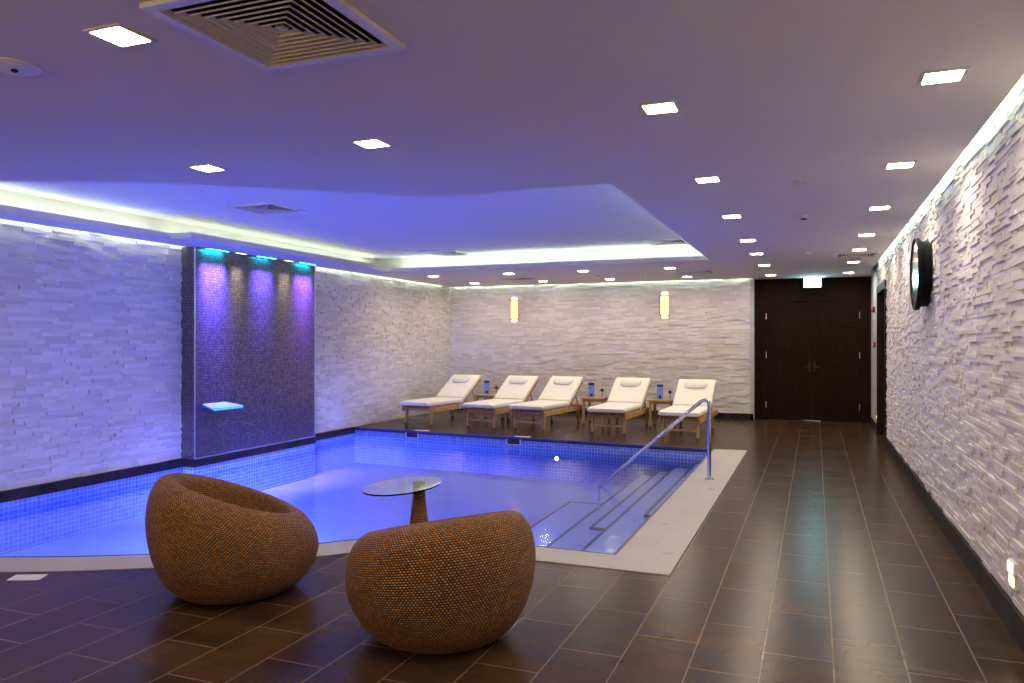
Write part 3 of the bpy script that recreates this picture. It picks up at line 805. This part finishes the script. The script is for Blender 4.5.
# ================================================================== LOUNGERS
HY, BL, ANG = 1.12, .80, math.radians(34)
def make_lounger():
    r = thing('sun_lounger', '', 'sun lounger', group='sun loungers along the back wall')
    W2 = .33
    # frame
    for sx in (-1, 1):
        x = sx * (W2 - .02)
        MB().box(x - .018, x + .018, .06, 1.88, .225, .315).build('side_rail', M['teak'], r, bevel=.004)
    MB().box(-W2 + .04, W2 - .04, .17, .20, .24, .29).build('end_rail', M['teak'], r)
    MB().box(-W2 + .04, W2 - .04, 1.84, 1.88, .235, .305).build('end_rail', M['teak'], r)
    for sx in (-1, 1):
        for (y, lean) in ((.16, -.03), (1.62, .03)):
            x = sx * (W2 - .055)
            MB().hexa([(x - .022, y + lean - .025, 0), (x + .022, y + lean - .025, 0), (x + .022, y + lean + .025, 0), (x - .022, y + lean + .025, 0),
                       (x - .022, y - .035, .30), (x + .022, y - .035, .30), (x + .022, y + .035, .30), (x - .022, y + .035, .30)]).build('leg', M['teak'], r, bevel=.004)
    MB().box(-W2 + .07, W2 - .07, .13, .15, .09, .13).build('stretcher', M['teak'], r)
    MB().box(-W2 + .07, W2 - .07, 1.63, 1.65, .09, .13).build('stretcher', M['teak'], r)
    sl = MB()
    for k in range(10):
        y = .08 + k * .105; sl.box(-W2 + .02, W2 - .02, y, y + .07, .315, .33)
    sl.build('seat_slats', M['teak'], r)
    ca, sa = cos(ANG), sin(ANG)
    def back(x, s_, h_): return (x, HY + s_ * ca - h_ * sa, .325 + s_ * sa + h_ * ca)
    bf = MB()
    for x in (-W2 + .02, W2 - .06): bf.hexa([back(x, 0, -.04), back(x + .04, 0, -.04), back(x + .04, BL, -.04), back(x, BL, -.04), back(x, 0, 0), back(x + .04, 0, 0), back(x + .04, BL, 0), back(x, BL, 0)])
    for k in range(7):
        s_ = .06 + k * .108; bf.hexa([back(-W2 + .03, s_, -.01), back(W2 - .03, s_, -.01), back(W2 - .03, s_ + .07, -.01), back(-W2 + .03, s_ + .07, -.01), back(-W2 + .03, s_, .006), back(W2 - .03, s_, .006), back(W2 - .03, s_ + .07, .006), back(-W2 + .03, s_ + .07, .006)])
    bf.build('backrest_frame', M['teak'], r)
    top = back(0, .5, -.04)
    for x in (-W2 + .09, W2 - .09): MB().tube([(x, top[1], top[2]), (x, top[1] + .16, .28)], .014, 8).build('backrest_prop', M['teak'], r)
    # mattress: one bent cushion
    th = .088; path = []
    N = 26
    for k in range(11): path.append((-.02 + (HY + .0) * k / 10, .331, 0.))
    for k in range(1, 5):
        a = ANG * k / 5; path.append((HY + .012 * k, .331 + .0045 * k * k * .6, a))
    b0 = back(0, .03, .008)
    for k in range(9):
        q = back(0, .06 + (BL - .05) * k / 8, .008); path.append((q[1], q[2], ANG))
    prof = []
    nx = 10; hw = W2 - .005
    mb = MB(); ring = []
    cs = []
    rr = .03
    for (cx_, cz_, a0) in ((hw - rr, rr, -90), (hw - rr, th - rr, 0), (-hw + rr, th - rr, 90), (-hw + rr, rr, 180)):
        for k in range(4):
            a = math.radians(a0 + k * 30); cs.append((cx_ + rr * cos(a), cz_ + rr * sin(a)))
    m = len(cs)
    for i, (y, z, a) in enumerate(path):
        e = 1.
        sc_ = 1.0
        if i == 0 or i == len(path) - 1: sc_ = .55
        for (x, h) in cs:
            hh = th / 2 + (h - th / 2) * sc_
            xx = x * (1 - .012 * (1 - sc_) * 2)
            mb.v.append((xx, y - hh * sin(a), z + hh * cos(a)))
    for i in range(len(path) - 1):
        for j in range(m):
            a = i * m + j; b = i * m + (j + 1) % m; mb.f.append((a, b, b + m, a + m))
    mb.f.append(tuple(reversed(range(m)))); mb.f.append(tuple((len(path) - 1) * m + j for j in range(m)))
    mt = mb.build('mattress', M['cushion'], r, smooth=True)
    # head pillow
    pb = MB(); hx, hs, hh_ = .19, .10, .04; ns = 9
    for i in range(ns + 1):
        u = -1 + 2 * i / ns; k = max(.2, (1 - u ** 8)) ** .5
        for j in range(12):
            a = 2 * pi * j / 12
            pb.v.append(back(u * hx, BL * .755 + hs * k * cos(a), .008 + th + .022 + hh_ * k * sin(a)))
    for i in range(ns):
        for j in range(12):
            a = i * 12 + j; b = i * 12 + (j + 1) % 12; pb.f.append((a, b, b + 12, a + 12))
    pb.f.append(tuple(range(12))); pb.f.append(tuple(ns * 12 + j for j in range(12)))
    pb.build('head_pillow', M['pillow'], r, smooth=True)
    MB().tube([(W2 + .002, .98, .36), (W2 + .012, .99, .30), (W2 + .014, 1.0, .22)], .006, 6).build('tie_cord', M['cushion'], r)
    return r
lg = make_lounger()
L = [(-6.79, 12.38, -6.53, 14.1, 'cream cushioned wooden lounger turned slightly, nearest the left stone wall, leftmost of five'),
     (-5.53, 12.38, -5.32, 14.1, 'cream cushioned wooden lounger, second from the left, right of the first side table'),
     (-4.62, 12.38, -4.42, 14.1, 'cream cushioned wooden lounger in the middle of the row of five'),
     (-3.20, 12.34, -3.13, 14.1, 'cream cushioned wooden lounger, second from the right, between two side tables'),
     (-1.98, 12.12, -1.93, 13.9, 'cream cushioned wooden lounger, rightmost of five, behind the steel handrail')]
for i, (xa, ya, xb, yb, lab) in enumerate(L):
    o = lg if i == 0 else copy_tree(lg)
    o.location = (xa, ya, 0); o.rotation_euler = (0, 0, -math.atan2(xb - xa, yb - ya)); o['label'] = lab

# side tables with what stands on them
def make_side_table():
    r = thing('side_table', '', 'side table', group='wooden side tables between the loungers')
    w2, d2_, h = .225, .25, .47
    tb = MB()
    for k in range(6):
        y = -d2_ + k * .085; tb.box(-w2, w2, y, y + .075, h - .022, h)
    tb.build('table_top', M['teak'], r)
    MB().box(-w2 + .03, w2 - .03, -d2_ + .03, -d2_ + .05, h - .07, h - .022).box(-w2 + .03, w2 - .03, d2_ - .05, d2_ - .03, h - .07, h - .022).box(-w2 + .03, -w2 + .05, -d2_ + .03, d2_ - .03, h - .07, h - .022).box(w2 - .05, w2 - .03, -d2_ + .03, d2_ - .03, h - .07, h - .022).build('apron', M['teak'], r)
    for sx in (-1, 1):
        for sy in (-1, 1):
            x, y = sx * (w2 - .04), sy * (d2_ - .04); MB().box(x - .022, x + .022, y - .022, y + .022, 0, h - .022).build('leg', M['teak'], r, bevel=.003)
    return r
def make_card():
    r = thing('card_stand', '', 'card', group='blue cards standing on the side tables')
    MB().box(-.055, .055, -.008, .008, .0, .27).build('card', M['blue_card'], r)
    MB().box(-.056, .056, -.0095, -.008, .225, .262).build('printed_band', M['navy'], r)
    MB().lathe([(.026, 0), (.026, .012)], 16, (0, -.010, .045), 'y').build('printed_dot', M['navy'], r)
    MB().box(-.06, .06, -.03, .03, 0, .012).build('base', M['white_acrylic'], r)
    return r
def make_vase():
    r = thing('bud_vase', '', 'vase', group='small vases on the side tables')
    MB().lathe([(.020, 0), (.026, .02), (.022, .05), (.010, .075), (.012, .085)], 16).build('vase', M['glass'], r, smooth=True)
    MB().tube([(0, 0, .01), (.003, 0, .09), (.0, 0, .115)], .003, 6).build('stem', M['dried'], r)
    MB().lathe([(.004, .10), (.026, .115), (.034, .135), (.026, .155), (.010, .168), (.001, .17)], 14).build('flower', M['dried'], r, smooth=True)
    return r
st, cd, vs_ = make_side_table(), make_card(), make_vase()
T = [(-5.95, 13.95, 'between the two leftmost loungers', -.07, .14), (-3.80, 13.95, 'right of the middle lounger', -.09, .12), (-2.54, 13.85, 'left of the rightmost lounger', -.05, .13)]
for i, (x, y, wh, dx, vx) in enumerate(T):
    a, b_, c_ = (st, cd, vs_) if i == 0 else (copy_tree(st), copy_tree(cd), copy_tree(vs_))
    a.location = (x, y, 0); a['label'] = 'small slatted wooden side table ' + wh
    b_.location = (x + dx, y, .47); b_['label'] = 'blue and white card on the side table ' + wh
    c_.location = (x + vx, y - .02, .47); c_['label'] = 'dark flower in a vase on the side table ' + wh

# ================================================================== WICKER CHAIRS
def chair_mesh(R, H, slope, facing, wide=1.):
    prof = catmull([(.0, .012), (.24, .006), (.325, .020), (.405, .085), (.462, .18), (.49, .285), (.492, .38), (.468, .47), (.42, .535), (.36, .56), (.315, .535), (.300, .47), (.285, .40), (.25, .345), (.18, .325), (.09, .33), (.0, .335)], 6)
    prof = [(r * R / .495, z * H / .565) for r, z in prof]
    seg = 120; vs = []; fs = []; uv = []
    L_ = [0]
    for i in range(1, len(prof)): L_.append(L_[-1] + math.hypot(prof[i][0] - prof[i - 1][0], prof[i][1] - prof[i - 1][1]))
    for (r, z) in prof:
        for j in range(seg):
            a = 2 * pi * j / seg
            x, y = max(r, .0005) * cos(a), max(r, .0005) * sin(a)
            along = x * cos(facing) + y * sin(facing)
            wt = z / H
            zz = z - slope * along * wt
            vs.append((x, y, zz))
    for i in range(len(prof) - 1):
        for j in range(seg):
            a = i * seg + j; b = i * seg + (j + 1) % seg
            fs.append((a, b, b + seg, a + seg))
            for (jj, ii) in ((j, i), (j + 1, i), (j + 1, i + 1), (j, i + 1)): uv.append((jj / seg, L_[ii] / .0105))
    me = bpy.data.meshes.new('woven_shell'); me.from_pydata(vs, [], fs); me.update()
    lay = me.uv_layers.new(name='uv')
    lay.data.foreach_set('uv', [c for q in uv for c in q])
    me.polygons.foreach_set('use_smooth', [True] * len(me.polygons))
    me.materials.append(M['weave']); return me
def wicker_chair(x, y, R, H, slope, facing, label):
    r = thing('wicker_armchair', label, 'armchair', (x, y, 0), group='round wicker armchairs by the pool')
    o = bpy.data.objects.new('woven_shell', chair_mesh(R, H, slope, facing)); COL.objects.link(o); o.parent = r
    MB().lathe([(.25, 0), (.26, .014), (.25, .02)], 40).build('base_ring', M['black'], r)
    return r
wicker_chair(-3.265, 3.72, .492, .59, .36, .72, 'round brown woven wicker tub chair with its hollow seat visible, left of the glass table')
wicker_chair(-1.79, 3.555, .487, .585, .25, 2.60, 'round brown woven wicker tub chair seen from behind, in front of the glass table')

# glass table
tx, ty = -2.44, 4.52
gt = thing('glass_table', 'small side table with an oval glass top on a woven brown stem', 'table', (tx, ty, 0))
prof = catmull([(.17, .0), (.165, .02), (.115, .10), (.078, .22), (.057, .34), (.044, .46), (.040, .55), (.036, .568), (.0008, .572)], 5)
seg = 40; mb = MB(); mb.lathe(prof, seg, cap=False)
o = mb.build('woven_stem', None, gt, smooth=True, recalc=True); o.data.materials.clear()
lay = o.data.uv_layers.new(name='uv')
for p_ in o.data.polygons:
    us = []
    for li in p_.loop_indices:
        c = o.data.vertices[o.data.loops[li].vertex_index].co
        us.append((math.atan2(c.y, c.x) / (2 * pi)) % 1)
    mxu = max(us)
    for li, u in zip(p_.loop_indices, us):
        c = o.data.vertices[o.data.loops[li].vertex_index].co
        if mxu - u > .5: u += 1
        lay.data[li].uv = (u * .2, c.z / .0105)
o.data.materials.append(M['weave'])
rv = Vector((cos(YAW), sin(YAW))); fv = Vector((-sin(YAW), cos(YAW)))
cen = rv * -.085 + fv * -.15
pl = []
for k in range(64):
    a = 2 * pi * k / 64
    q = cen + rv * ((.235) * cos(a)) + fv * (.33 * (.33 * cos(a) + sqrt(1 - .33 ** 2) * sin(a))); pl.append((q.x, q.y))
MB().prism(pl, .573, .583).build('glass_top', M['glass'], gt)

# floor plate
fp = MB().prism([(-4.78, 3.44), (-4.60, 3.52), (-4.55, 3.42), (-4.73, 3.34)], 0, .004).build('floor_plate', M['white_metal'], None)
tag(fp, 'small white square plate in the brown floor, far left, by the curved coping', 'floor plate')
